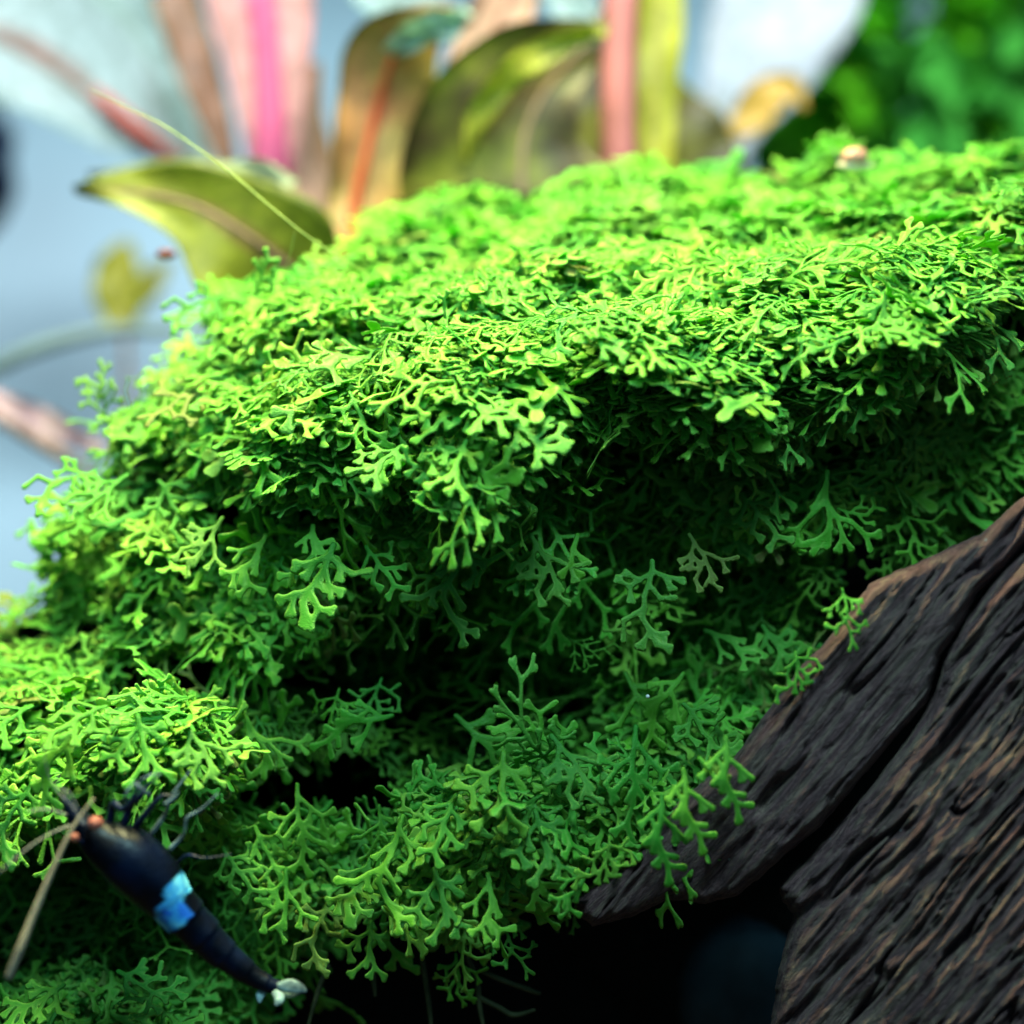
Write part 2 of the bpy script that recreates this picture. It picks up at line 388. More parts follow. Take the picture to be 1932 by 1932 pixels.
def photot(u, v):
    """how far fronds lie level under the lamp (1) or hang over the face (0)"""
    f = 1-np.clip((v-(760+.0*u))/420, 0, 1)
    left = np.clip((650-u)/350, 0, 1)*np.clip((1560-v)/200, 0, 1)
    right = np.clip((u-1350)/250, 0, 1)*np.clip((v-640)/160, 0, 1)
    return np.clip(np.maximum(f, left*.8)-right*.7, 0.06, 1)
def orient(n, u, v, spread, lift, rng, hang=None):
    w = float(photot(u, v))
    up = np.array([0, -.28, 1.])
    nn = n*(.62-.34*w)+up*.85*w+np.array([0, -.6, .14])*(1-w); nn = nn/np.linalg.norm(nn)
    g = np.array([-.25 if u < 700 else .05, -.75, -.9+.35*w]); t = g-nn*(g@nn); t /= np.linalg.norm(t)+1e-9
    a = rng.normal(0, spread); s = np.cross(nn, t); t = t*math.cos(a)+s*math.sin(a)
    k = lift+rng.normal(0, .14+.08*(1-w)); ax = t*math.cos(k)+nn*math.sin(k); nz = nn*math.cos(k)-t*math.sin(k)
    s = np.cross(nz, ax); ro = rng.normal(0, .20+.14*(1-w)); s2 = s*math.cos(ro)+nz*math.sin(ro); nz = np.cross(ax, s2)
    return Matrix((ax, s2, nz)).transposed()

def region(u, v):            # which cushion a point belongs to
    lower = (v > 1640 and u < 330) or (v > 1600+(u-0)*.55+60 and u < 560)
    return 1 if lower else 0
SHR = 14+40*np.clip((VV-620)/200, 0, 1)+26*np.clip((500-UU)/300, 0, 1)*np.clip((1300-VV)/200, 0, 1)+22*np.clip((VV-1600)/100, 0, 1)*np.clip((UU-450)/150, 0, 1)
mask = (SD < -SHR) | ((UU > 1380) & (SD < -34) & (VV > 900)) | ((UU < 380) & (VV > 1130) & (SD < -4))
wgt = (AREA*mask).ravel()
# the deep hollow keeps only thin strings
def hollow(u, v):
    h = 0
    for cu, cv, ru, rv, k in [(880,1200,300,120,1), (1120,830,95,50,.8), (1080,955,190,36,.7), (1250,1195,150,42,.75), (180,1650,210,130,1), (1740,690,80,32,.7), (1915,600,60,70,.9),
                              (1560,850,90,35,.8), (1310,1020,80,45,.8), (650,985,90,30,.6), (560,1240,80,26,.5), (640,1440,60,24,.4), (1010,1660,60,40,.6), (1390,1230,60,50,.7), (330,1250,110,22,.5), (430,1690,60,60,.8), (520,1290,50,35,.7), (1560,1010,100,28,.6)]:
        h = np.maximum(h, k*np.exp(-((((u-cu)/ru)**2+((v-cv)/rv)**2)**2)))
    low = np.clip((v-700)/200, 0, 1)
    n1 = np.clip((.385-fbm(u/62.+40, v/46.+9, 2))*9, 0, 1)*low
    n2 = np.clip((.36-fbm((u+v*.3)/150.+60, (v-u*.06)/30.+19, 2))*8, 0, 1)*(1-low)
    return np.maximum(h, np.maximum(.85*n1, .2*n2))
hol = hollow(UU, VV)
DD = DD0+1.3*np.clip(hol*1.3, 0, 1)+1.0*np.exp(-(((UU-880)/300)**2+((VV-1180)/95)**2)**2); P3 = at_np(UU, VV, DD)
AREA = np.minimum(AREA, np.percentile(AREA, 97))
def hol_at(u, v): return hol[min(max(int((v-220)/G), 0), hol.shape[0]-1), min(max(int((u+130)/G), 0), hol.shape[1]-1)]
hol = np.maximum(hol, .29*np.exp(-(((UU-1750)/230)**2+((VV-800)/150)**2)**2))
wgt2 = wgt*(1-.98*hol.ravel())*(1-.38*np.clip((VV-850)/150, 0, 1)).ravel()
cdf = np.cumsum(wgt2); TOTAL = 22000
pick = np.searchsorted(cdf, RNG.random(TOTAL)*cdf[-1])
PT = []
rng = np.random.default_rng(11)
for p in pick:
    j, i = divmod(int(p), UU.shape[1])
    u = UU[j, i]+rng.uniform(-4, 4); v = VV[j, i]+rng.uniform(-4, 4)
    n = NRM[j, i]; h = hol[j, i]
    pos = P3[j, i]+np.array([rng.uniform(-.02, .02), 0, rng.uniform(-.02, .02)])
    layer = rng.random()
    pos = pos-n*(.10+.34*layer)
    w = float(photot(u, v))
    if h > .3 and rng.random() < .93: continue
    if h > .3: st = 'string' if rng.random() < .7 else 'fine'
    elif layer > .85: st = 'fine'
    elif w > .5: st = rng.choice(['lobe', 'broad', 'stub', 'fine'], p=[.50, .18, .20, .12])
    else: st = rng.choice(['broad', 'fine', 'stub', 'long', 'lobe'], p=[.44, .20, .14, .12, .10])
    if st == 'lobe' and u < 600 and v > 1250: st = 'broad'
    sc = rng.uniform(.38, .70)*(1.05 if st in ('lobe', 'stub') else 1.0)
    R = orient(n, u, v, .75 if w < .5 else 1.0, .18, rng)
    tipp = pos+np.array(R.col[0])*.55*sc; kk = FRAME/PX*(tipp[1]+DIST)/DIST
    midp = pos+np.array(R.col[0])*.28*sc; k2 = FRAME/PX*(midp[1]+DIST)/DIST
    if max(hol_at(tipp[0]/kk+PX/2, PX/2-tipp[2]/kk), hol_at(midp[0]/k2+PX/2, PX/2-midp[2]/k2)) > .30 and rng.random() < .95: continue
    PT.append((pos, R, sc, rng.choice(IDX[st]), region(u, v), u, v, layer))
# thin dark stems strung through the hollows
for k in range(420):
    q = rng.integers(0, 5); c = [(890,1235,200,70),(1120,850,100,60),(200,1650,190,100),(1250,1210,160,50),(1080,980,200,40)][q]
    u = rng.normal(c[0], c[2]*.6); v = rng.normal(c[1], c[3]*.6)
    y = float(depth(u, v))+rng.uniform(.1, .6)
    R = orient(np.array([0, -1, .1]), u, 1300, 1.4, .1, rng)
    PT.append((np.array(at(u, v, y)), R, rng.uniform(.7, 1.1), rng.choice(IDX['string']), region(u, v), u, v, .9))

# prominent fronds placed one by one: u, v of the base, angle on the picture (0 right, 90 down), size, style, distance, tilt towards the viewer
HERO = [
 (630,1030,110,1.15,'broad',-.7,.3),(690,1030,60,.8,'broad',-.6,.2),(590,1050,140,.8,'stub',-.6,.2),(1000,1010,70,1.0,'broad',-.55,.2),(1090,1010,110,.95,'stub',-.6,.1),(880,1010,100,1.0,'long',-.5,.2),
 (850,1050,130,.8,'fine',-.5,.2),(1230,1060,110,1.0,'broad',-.7,.3),(1300,1010,70,.8,'broad',-.55,.2),(1560,890,88,1.05,'long',-.5,.05),(1580,960,30,.7,'fine',-.4,.1),(1480,930,150,.8,'broad',-.4,.1),
 (1400,930,60,.9,'broad',-.4,.3),(1700,960,60,.9,'fine',-.2,.1),(1740,880,80,1.1,'long',.2,.0),(1850,800,40,1.1,'long',.4,.0),(1620,760,150,1.0,'long',0,.1),(1760,690,95,1.1,'long',.3,.1),
 (1700,1010,100,.8,'fine',0,.1),(1560,1060,120,.9,'fine',0,.1),(1460,1110,150,.9,'fine',.1,.1),(1330,1190,10,.9,'broad',-.1,.2),(1440,1180,60,.9,'broad',-.1,.2),(1490,1180,90,.9,'fine',0,.2),
 (1290,1270,120,.9,'broad',-.4,.2),(1180,1270,60,1.0,'long',-.3,.2),(1140,1190,0,.6,'stub',-.3,.2),(1070,1200,30,.6,'string',-.2,.1),(860,1350,40,1.1,'long',-.35,.1),(740,1350,160,.9,'broad',-.4,.1),
 (640,1300,100,.8,'fine',-.3,.1),(720,1280,110,.8,'fine',-.2,.2),(1040,1390,60,1.0,'broad',-.9,.3),(1200,1370,90,1.1,'long',-.9,.3),(1290,1330,60,.9,'broad',-.7,.3),(1350,1360,80,.8,'broad',-.6,.2),
 (950,1420,100,1.1,'broad',-1.0,.3),(860,1500,120,.9,'broad',-.9,.3),(1010,1530,80,1.0,'broad',-1.0,.3),(1110,1520,60,.9,'broad',-.8,.3),(1210,1490,70,.9,'broad',-.8,.3),(760,1540,100,1.0,'long',-.8,.2),
 (700,1620,110,.9,'broad',-.7,.3),(820,1640,80,1.0,'broad',-.9,.3),(920,1650,70,.9,'broad',-.9,.3),(980,1600,50,.9,'broad',-.8,.2),(880,1730,90,.8,'fine',-.5,.1),(860,1800,80,.7,'fine',-.3,.1),
 (940,1730,50,.7,'fine',-.5,.1),(700,1740,100,.8,'broad',-.5,.2),(620,1700,120,.8,'broad',-.5,.2),(540,1640,100,.9,'broad',-.5,.2),(480,1560,60,.9,'broad',-.4,.2),(560,1480,80,.9,'long',-.4,.2),
 (460,1340,60,.9,'long',-.3,.2),(420,1600,60,.8,'broad',-.5,.1),(520,1760,90,.7,'broad',-.1,.1),(1100,1660,100,.6,'fine',-.3,.1),(1230,1540,85,.6,'stub',-1.3,.1),(1340,1430,70,.6,'stub',-1.3,.1),
 (500,1010,100,.9,'broad',-.4,.4),(590,990,90,.9,'broad',-.5,.4),(420,980,130,.9,'broad',-.2,.4),(240,900,150,1.0,'broad',.2,.5),(300,910,60,.9,'broad',.2,.5),(180,890,170,.9,'broad',.3,.5),
 (200,1330,160,.9,'broad',-1.1,.5),(260,1350,80,1.0,'broad',-1.1,.5),(150,1370,120,.9,'broad',-1.1,.5),(350,1370,60,.9,'broad',-1.1,.5),(60,1330,150,.9,'broad',-.9,.5),(60,1480,130,.9,'broad',-.9,.3),
 (40,1540,120,.8,'fine',-.6,.2),(120,1860,150,.9,'broad',-.7,.5),(220,1830,20,.9,'broad',-.6,.4),(60,1900,60,.9,'broad',-.8,.5),(300,1900,40,.8,'broad',-.5,.4),(250,1740,-60,.7,'string',.0,.1),
 (840,600,-95,.55,'stub',-.5,.1),(870,650,60,.8,'broad',-.7,.5),(830,420,-90,.5,'stub',1.0,.1),(480,560,-60,.7,'broad',.7,.4),(420,560,170,.8,'broad',.9,.3),(1670,560,100,.7,'broad',-1.2,.4),
 (1650,620,10,.8,'broad',-1.3,.5),(1600,640,170,.7,'broad',-1.2,.4),(1220,690,10,.9,'broad',-1.0,.7),(1320,740,20,.9,'broad',-1.0,.7),(1080,700,170,.9,'broad',-.9,.6),(1180,640,120,.9,'broad',-.6,.5),
 (960,800,20,.9,'broad',-1.2,.6),(880,830,120,.9,'broad',-1.2,.6),(760,840,150,.9,'broad',-1.0,.7),(660,740,60,.9,'fine',-.8,.3),(700,690,60,.8,'fine',-.7,.3),(540,840,160,.9,'broad',-.4,.7),
 (1450,540,-30,.8,'long',-.4,.6),(1560,500,-20,.9,'long',-.4,.6),(1330,500,170,.8,'long',-.2,.6),(1780,570,-20,.9,'broad',-.9,.6),(1500,760,160,.8,'broad',-.7,.4),(1420,690,120,.8,'broad',-.7,.4),
 (1370,1390,80,.8,'broad',-1.4,.3),(1320,1430,60,.8,'stub',-1.4,.2),(1250,1500,85,.85,'broad',-1.3,.2),(1150,1580,95,.7,'fine',-1.2,.1),(1110,1640,110,.7,'broad',-1.1,.1),(1290,1450,75,.8,'broad',-1.4,.3),(1500,1230,80,.6,'fine',-1.3,.2),(1590,1110,70,.6,'fine',-1.4,.2),
 (200,800,-100,.7,'long',.9,.0),(240,790,-70,.6,'string',.9,.0),(330,780,-100,.7,'fine',1.0,.1),(400,760,-160,.8,'long',.9,.2),(280,760,-60,.6,'fine',1.1,.1)]
hero = []
for (u, v, ang, sc, st, Y, tilt) in HERO:
    a = math.radians(ang); ax = np.array([math.cos(a), 0, -math.sin(a)]); toc = np.array([0, -1, 0.])
    nz = np.array([0, -math.cos(tilt*1.3), math.sin(tilt*1.3)])
    ax = ax*math.cos(tilt*.8+.2)+toc*math.sin(tilt*.8+.2)*.8; ax /= np.linalg.norm(ax)
    nz = nz-ax*(nz@ax); nz /= np.linalg.norm(nz); s = np.cross(nz, ax)
    pos = np.array(at(u, v, Y+.30)) 
    hero.append((pos, Matrix((ax, s, nz)).transposed(), sc*.60, rng.choice(IDX[st]), region(u, v), u, v, 0))
# the outermost fronds in view become single parts, up to 300 to a cushion
outer = sorted([p for p in PT if 0 < p[5] < PX and 260 < p[6] < 1925], key=lambda p: p[7]-.5*p[2]-.15*(p[0][1] < 0))
single = {0: [h for h in hero if h[4] == 0], 1: [h for h in hero if h[4] == 1]}
chosen = set()
for p in outer:
    lim = 298 if p[4] == 0 else 120
    if len(single[p[4]]) < lim and hol_at(p[5], p[6]) < .4: single[p[4]].append(p); chosen.add(id(p))
rest = {r: [p for p in PT if p[4] == r and id(p) not in chosen] for r in (0, 1)}

def instancer():
    ng = bpy.data.node_groups.new('frond_scatter', 'GeometryNodeTree')
    ng.interface.new_socket('Geometry', in_out='INPUT', socket_type='NodeSocketGeometry')
    ng.interface.new_socket('Geometry', in_out='OUTPUT', socket_type='NodeSocketGeometry')
    n = ng.nodes; l = ng.links
    gi = n.new('NodeGroupInput'); go = n.new('NodeGroupOutput')
    ci = n.new('GeometryNodeCollectionInfo'); ci.inputs['Collection'].default_value = tcol
    ci.inputs['Separate Children'].default_value = True; ci.inputs['Reset Children'].default_value = True
    ip = n.new('GeometryNodeInstanceOnPoints'); ip.inputs['Pick Instance'].default_value = True
    def at_(name, t):
        a = n.new('GeometryNodeInputNamedAttribute'); a.data_type = t; a.inputs['Name'].default_value = name; return a.outputs['Attribute']
    l.new(gi.outputs[0], ip.inputs['Points']); l.new(ci.outputs[0], ip.inputs['Instance'])
    l.new(at_('shape', 'INT'), ip.inputs['Instance Index'])
    er = n.new('FunctionNodeEulerToRotation'); l.new(at_('turn', 'FLOAT_VECTOR'), er.inputs[0]); l.new(er.outputs[0], ip.inputs['Rotation'])
    l.new(at_('size', 'FLOAT'), ip.inputs['Scale']); l.new(ip.outputs[0], go.inputs[0])
    return ng
NG = instancer()
def cloud(name, pts, parent):
    me = bpy.data.meshes.new(name); me.from_pydata([tuple(map(float, p[0])) for p in pts], [], [])
    a = me.attributes.new('turn', 'FLOAT_VECTOR', 'POINT')
    a.data.foreach_set('vector', np.array([tuple(p[1].to_euler()) for p in pts], np.float32).ravel())
    fattr(me, 'size', [p[2] for p in pts])
    s = me.attributes.new('shape', 'INT', 'POINT'); s.data.foreach_set('value', np.array([int(p[3]) for p in pts], np.int32))
    me.materials.append(m_moss)
    o = link(name, me, None, parent); o['kind'] = 'stuff'
    md = o.modifiers.new('scatter', 'NODES'); md.node_group = NG
    return o
cush = [empty('moss_cushion', at(950, 1100, 2), label='large bright green cushion of branching aquatic moss growing over the dark wood', cat='moss'),
        empty('moss_patch', at(150, 1900, 1), label='small green moss patch at the bottom left below the black shrimp', cat='moss')]
for r in (0, 1):
    for p in single[r]:
        o = bpy.data.objects.new('frond', TPL[int(p[3])]); COL.objects.link(o); o.parent = cush[r]
        o.matrix_local = Matrix.Translation(Vector(p[0])-cush[r].location) @ p[1].to_4x4() @ Matrix.Scale(float(p[2]), 4)
    cloud('frond_mass', rest[r], cush[r])
# core under the fronds, near-black to put shade in the gaps: closed body behind the relief
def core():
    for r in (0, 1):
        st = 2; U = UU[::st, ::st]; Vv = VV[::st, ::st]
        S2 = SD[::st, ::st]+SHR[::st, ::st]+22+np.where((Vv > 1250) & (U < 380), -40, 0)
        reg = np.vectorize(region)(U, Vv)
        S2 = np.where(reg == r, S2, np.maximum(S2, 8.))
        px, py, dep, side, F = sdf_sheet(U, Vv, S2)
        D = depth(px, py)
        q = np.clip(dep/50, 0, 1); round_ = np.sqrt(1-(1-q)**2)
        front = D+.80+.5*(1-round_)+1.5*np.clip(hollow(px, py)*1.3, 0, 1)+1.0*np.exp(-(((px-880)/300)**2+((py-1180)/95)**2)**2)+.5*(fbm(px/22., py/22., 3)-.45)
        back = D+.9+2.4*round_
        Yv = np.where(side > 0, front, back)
        link('shade_core', mesh('shade_core', at_np(px, py, Yv), F), m_core, cush[r])
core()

# ---------------------------------------------------------------- driftwood
GA = math.radians(50)
def slab(name, poly, base, thick, relief, mat, edge=26, cell=3.6, tilt=.0, **kw):
    ca, sa = math.cos(GA), math.sin(GA)
    P = np.array(poly, float); s = P[:, 0]*ca-P[:, 1]*sa; t = P[:, 0]*sa+P[:, 1]*ca   # s along the grain
    X, Y = np.meshgrid(np.arange(s.min()-20, s.max()+20, cell), np.arange(t.min()-20, t.max()+20, cell))
    D = poly_sdf(X, Y, np.stack([s, t], 1))+9*(fbm(X/60., Y/22.)-.45)+4*(fbm(X/14., Y/8.)-.45)
    sx, tx, dep, side, F = sdf_sheet(X, Y, D)
    u = sx*ca+tx*sa; v = -sx*sa+tx*ca
    q = np.clip(dep/edge, 0, 1); rd = np.sqrt(1-(1-q)**2)
    wx = sx+26*fbm(sx/300., tx/160., 2); wt = tx+34*fbm(sx/260.+4, tx/180., 2)
    g = 1-np.abs(2*fbm(wx/420., wt/22., 5)-.9)*1.6
    g2 = fbm(wx/80.+9, wt/11.+3, 4)
    pits = np.clip(.24-fbm(wx/75.+31, wt/16.+17, 2), 0, 1)*1.6+.55*np.clip(1-np.abs(fbm(wx/620.+3, wt/85.+21, 3)-.46)*55, 0, 1)
    big = fbm(sx/240.+11, tx/120.+5, 3)
    h = relief*(.34*g+.42*g2+1.0*big-pits-.95)
    b = base(u, v)+tilt*(1400-v)
    Yv = np.where(side > 0, b-thick*.5*rd-h*q, b+thick*rd)
    me = mesh(name, at_np(u, v, Yv), F)
    o = link(name, me, mat); tag(o, **kw); return o
m_w1 = wood_mat('driftwood_near', math.radians(50), (.115, .052, .060), (.26, .128, .142), (.34, .22, .185))
m_w2 = wood_mat('driftwood_rough', math.radians(50), (.115, .052, .060), (.26, .128, .142), (.36, .24, .19))
m_wd = wood_mat('driftwood_shaded', math.radians(30), (.003, .003, .004), (.006, .006, .007), (.012, .011, .011))  # near-black copy of the wood: deep shade put into the log and root colour
slab('driftwood_plank', [(2060,840),(1932,935),(1895,965),(1850,1008),(1790,1035),(1730,1062),(1690,1075),(1640,1100),(1615,1130),(1590,1172),(1545,1220),(1500,1270),(1440,1350),(1385,1430),(1320,1480),(1268,1522),(1215,1590),(1150,1650),(1085,1700),
      (1095,1728),(1118,1750),(1200,1725),(1262,1698),(1330,1705),(1390,1690),(1432,1660),(1490,1605),(1550,1560),(1600,1500),(1640,1450),(1700,1380),(1752,1325),(1775,1240),(1810,1195),(1850,1120),(1932,1035),(2060,930)],
     lambda u, v: -.35-.0008*(u-1100)+.0009*np.clip(u-1520, 0, 600)+.0012*np.clip(v-1400, -500, 300)*.3, .55, .15, m_w1,
     label='upper dark driftwood plank with fine grain wedged against the green moss', cat='driftwood')
slab('driftwood_plank', [(2060,930),(1932,1028),(1870,1090),(1815,1165),(1778,1235),(1758,1310),(1700,1400),(1640,1482),(1560,1578),(1470,1672),(1472,1700),(1495,1725),(1480,1790),(1468,1830),(1462,1890),(1440,1990),(1420,2080),(2080,2080)],
     lambda u, v: -.45-.0008*(u-1480)-.0002*(v-1700), .8, .25, m_w2, edge=40, tilt=-.0001,
     label='broad rough driftwood slab with pits and ridges filling the lower right corner', cat='driftwood')
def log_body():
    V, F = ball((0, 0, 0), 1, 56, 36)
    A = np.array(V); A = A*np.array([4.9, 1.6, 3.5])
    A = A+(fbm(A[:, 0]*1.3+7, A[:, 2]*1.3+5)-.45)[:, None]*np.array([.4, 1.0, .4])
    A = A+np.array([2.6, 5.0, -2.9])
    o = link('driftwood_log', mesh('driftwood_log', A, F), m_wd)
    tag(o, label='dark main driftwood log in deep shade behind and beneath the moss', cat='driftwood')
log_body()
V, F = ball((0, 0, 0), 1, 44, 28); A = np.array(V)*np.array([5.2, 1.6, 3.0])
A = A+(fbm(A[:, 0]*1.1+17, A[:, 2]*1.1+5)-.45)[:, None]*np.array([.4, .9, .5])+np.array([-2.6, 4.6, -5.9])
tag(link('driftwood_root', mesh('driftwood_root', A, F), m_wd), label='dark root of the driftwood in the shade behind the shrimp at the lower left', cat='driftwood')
V, F = ball(tuple(at(1405, 1880, 2.0)), .62, 32, 22, (.9, .8, 1.05), .25)
tag(link('pebble', mesh('pebble', V, F), plain('slate_blue_stone', (.03, .055, .08), .7, .3, 3)), label='dim blue-grey rounded pebble in the black gap under the planks', cat='pebble')

# ---------------------------------------------------------------- background plants
def leaf(parent, pts, wl, wr, mat, cup=.25, roll=0.0, thick=.02, wave=.05, rib=None, label=None, n=30, m=15):
    """blade along picture points (u,v,Y); wl/wr half widths in cm left/right of the spine"""
    Q = catmull([list(at(*p))+[a, b] for p, a, b in zip(pts, wl, wr)], n)
    V = []; ac = []
    for sgn in (1, -1):
        for i in range(n):
            t = Q[min(i+1, n-1), :3]-Q[max(i-1, 0), :3]; t /= np.linalg.norm(t)+1e-9
            toc = np.array([0, -1., 0]); s = np.cross(toc, t); s /= np.linalg.norm(s)+1e-9
            f = np.cross(t, s); s2 = s*math.cos(roll)+f*math.sin(roll); f2 = np.cross(t, s2)
            for k in range(m):
                x = 2*k/(m-1)-1; w = max(Q[i, 3] if x < 0 else Q[i, 4], .004)
                z = cup*w*x*x+wave*math.sin(i*.55+x*2)*abs(x)
                V.append(Q[i, :3]+s2*x*w+f2*(z+sgn*thick*(1-.8*abs(x)))); ac.append(x)
    F = []
    nm = n*m
    for i in range(n-1):
        for k in range(m-1):
            a = i*m+k; F.append((a, a+1, a+m+1, a+m)); F.append((nm+a, nm+a+m, nm+a+m+1, nm+a+1))
    for i in range(n-1):
        for k in (0, m-1): a = i*m+k; F.append((a, a+m, nm+a+m, nm+a))
    for i in (0, n-1):
        for k in range(m-1): a = i*m+k; F.append((a, a+1, nm+a+1, nm+a))
    me = mesh('leaf', V, F); fattr(me, 'across', ac)
    o = link('leaf', me, mat, parent)
    if rib:
        V, F = tube([Vector(q[:3])+Vector((0, -.01, 0)) for q in Q[::4]], list(np.linspace(rib[0]*1.3, rib[0]*.4, len(Q[::4]))), 8, 24)
        r = link('midrib', mesh('midrib', V, F), rib[1], o)
    if label: o['label'] = label
    return o
def stem(parent, pts, radii, mat, name='stem'):
    V, F = tube([at(*p) for p in pts], radii, 10, 26)
    return link(name, mesh(name, V, F), mat, parent)

m_stem_r = plain('mauve_stem', (.34, .12, .12), .5, .2, 1.5)
m_stem_b = plain('taupe_stem', (.22, .15, .11), .5, .25, 1.5)
m_pinkrib = plain('hot_pink_rib', (.94, .20, .40), .4, .12, 2, trans=.3)
m_rust = plain('rust_rib', (.42, .075, .025), .5, .2, 2, trans=.2)
m_pink = leaf_mat('pink_leaf', (.86, .40, .38), (.95, .54, .52), (.95, .28, .46), .26, .4)
m_orange = leaf_mat('orange_leaf', (.26, .20, .04), (.48, .23, .09), (.40, .09, .04), .1, .3, (.34, .25, .06))
m_olive = leaf_mat('olive_leaf', (.15, .19, .015), (.25, .29, .015), (.22, .15, .03), .08, .4)
m_dolive = leaf_mat('bronze_leaf', (.07, .040, .012), (.06, .045, .010), (.10, .07, .02), .1, .2, (.18, .20, .015))
m_brown = leaf_mat('brown_leaf', (.26, .17, .06), (.30, .16, .08), (.42, .22, .13), .1, .35)
m_peach = leaf_mat('peach_leaf', (.36, .20, .08), (.68, .42, .28), (.66, .34, .24), .1, .4)
m_mint = leaf_mat('mint_leaf', (.34, .52, .45), (.46, .62, .62), (.34, .16, .13), .05, .4)
m_mint2 = leaf_mat('mint_green_leaf', (.26, .48, .40), (.44, .62, .60), (.16, .30, .24), .12, .4)
m_ylw = leaf_mat('yellow_leaf', (.34, .36, .02), (.44, .46, .03), (.46, .42, .05), .1, .4)
m_gold = leaf_mat('golden_leaf', (.62, .30, .03), (.74, .50, .09), (.74, .46, .06), .1, .4)
m_mauve = leaf_mat('mauve_leaf', (.40, .44, .03), (.40, .40, .03), (.42, .14, .13), .3, .4)
m_lilac = leaf_mat('lilac_leaf', (.62, .34, .42), (.86, .62, .70), (.86, .56, .64), .1, .4)

p1 = empty('pink_stem_plant', at(560, 620, 6), label='pink and orange leaved stem plant rising behind the left end of the moss', cat='aquarium plant')
stem(p1, [(640,700,6.5),(600,560,6.4),(560,450,6.6),(545,350,7)], [.16, .15, .14, .1], m_stem_b)
leaf(p1, [(512,350,7.5),(512,250,7.2),(505,120,7),(490,-20,6.8),(475,-160,6.6)], [.30,.36,.50,.62,.5], [.22,.34,.48,.62,.5], m_pink, .04, 0, wave=0, rib=(.19, m_pinkrib), label='upright pale pink leaf with a hot pink midrib')
leaf(p1, [(660,500,5),(668,400,5.2),(690,300,5.2),(715,200,5.2),(742,110,5),(800,50,4.8),(872,22,4.6)], [.16,.40,.56,.64,.66,.34,.05], [.16,.28,.36,.44,.48,.24,.05], m_orange, .3, .1, rib=(.055, m_rust), label='orange brown leaf with a rust midrib')
leaf(p1, [(740,100,4.9),(790,70,4.6),(850,50,4.5),(885,20,4.5)], [.08,.10,.12,.04], [.10,.20,.22,.04], m_mint2, .3, .5, label='pale curled tip of the orange leaf')
leaf(p1, [(600,560,4.4),(540,500,4.2),(460,440,4.0),(360,385,3.9),(240,362,3.9),(140,358,3.9)], [.3,.62,.56,.40,.24,.02], [.4,.85,.78,.42,.18,.03], m_olive, .2, .1, rib=(.03, m_stem_b), label='olive green leaf pointing left with a brown midrib')
leaf(p1, [(555,350,4.1),(490,325,4.2),(400,332,4.5),(300,335,5.0),(170,338,5.4)], [.06,.12,.16,.20,.05], [.05,.08,.09,.09,.04], leaf_mat('margin_leaf', (.22,.28,.20), (.26,.34,.26), (.2,.26,.2)), .1, .1, label='pale folded margin above the olive leaf')
leaf(p1, [(590,560,7),(590,450,7.4),(580,350,7.6),(570,230,7.8),(590,120,8)], [.3,.36,.36,.28,.1], [.3,.38,.38,.28,.1], m_brown, .2, .2, label='taupe leaf half hidden behind the pink leaf')
leaf(p1, [(440,330,9),(395,210,9),(355,90,9),(325,-20,9)], [.10,.26,.32,.3], [.10,.20,.26,.3], m_brown, .2, .2, label='narrow taupe leaf left of the pink leaf')

p2 = empty('bronze_stem_plant', at(1050, 600, 6), label='bronze leaved plant with a mauve stem behind the middle of the moss', cat='aquarium plant')
stem(p2, [(1180,620,6),(1172,420,6),(1168,200,6),(1172,0,6),(1180,-200,6)], [.19, .19, .2, .2, .18], m_stem_r)
leaf(p2, [(1225,480,6.2),(1228,300,6.2),(1232,150,6.2),(1240,20,6.2),(1245,-140,6.2)], [.22,.25,.28,.30,.2], [.12,.18,.22,.24,.2], m_ylw, .25, 0, label='narrow yellow olive leaf beside the mauve stem')
leaf(p2, [(1000,480,5.2),(985,360,5.2),(990,260,5.2),(1030,170,5.2),(1090,100,5.2),(1150,40,5.2)], [.9,.95,.66,.38,.26,.03], [1.,1.3,1.15,.86,.46,.03], m_dolive, .25, .1, rib=(.04, m_stem_b), label='dark bronze leaf with olive patches in front of the mauve stem')
leaf(p2, [(1120,480,6.8),(1115,330,6.8),(1110,200,6.8),(1120,90,6.8),(1140,20,6.8)], [.5,.5,.42,.3,.05], [.4,.4,.3,.2,.05], m_dolive, .1, 0, label='dark leaf tucked behind the mauve stem')
leaf(p2, [(880,300,5.0),(900,220,4.9),(950,150,4.8),(1010,105,4.8),(1100,62,4.8),(1145,60,4.8)], [.04,.12,.16,.14,.12,.03], [.04,.12,.15,.14,.10,.03], m_ylw, .3, .4, label='olive folded margin of the bronze leaf')
leaf(p2, [(850,330,6.6),(870,220,6.6),(905,120,6.6),(950,20,6.6),(1000,-90,6.6)], [.2,.34,.36,.36,.2], [.2,.34,.36,.36,.2], m_peach, .25, 0, rib=(.05, m_brown), label='peach and brown leaf slanting up to the right')
leaf(p2, [(860,60,8),(800,30,8),(740,5,8),(690,-40,8)], [.1,.3,.36,.3], [.1,.3,.36,.3], m_mint2, .2, .2, label='pale cream leaf at the top edge')
leaf(p2, [(1140,110,8),(1100,40,8),(1070,-20,8),(1050,-90,8)], [.1,.25,.3,.2], [.1,.25,.3,.2], m_mint2, .2, 0, label='mint leaf tip left of the mauve stem')
leaf(p2, [(1330,420,8),(1310,300,8),(1290,220,8),(1270,150,8)], [.5,.55,.4,.05], [.5,.5,.35,.05], m_dolive, .2, .2, label='dark leaf right of the mauve stem')

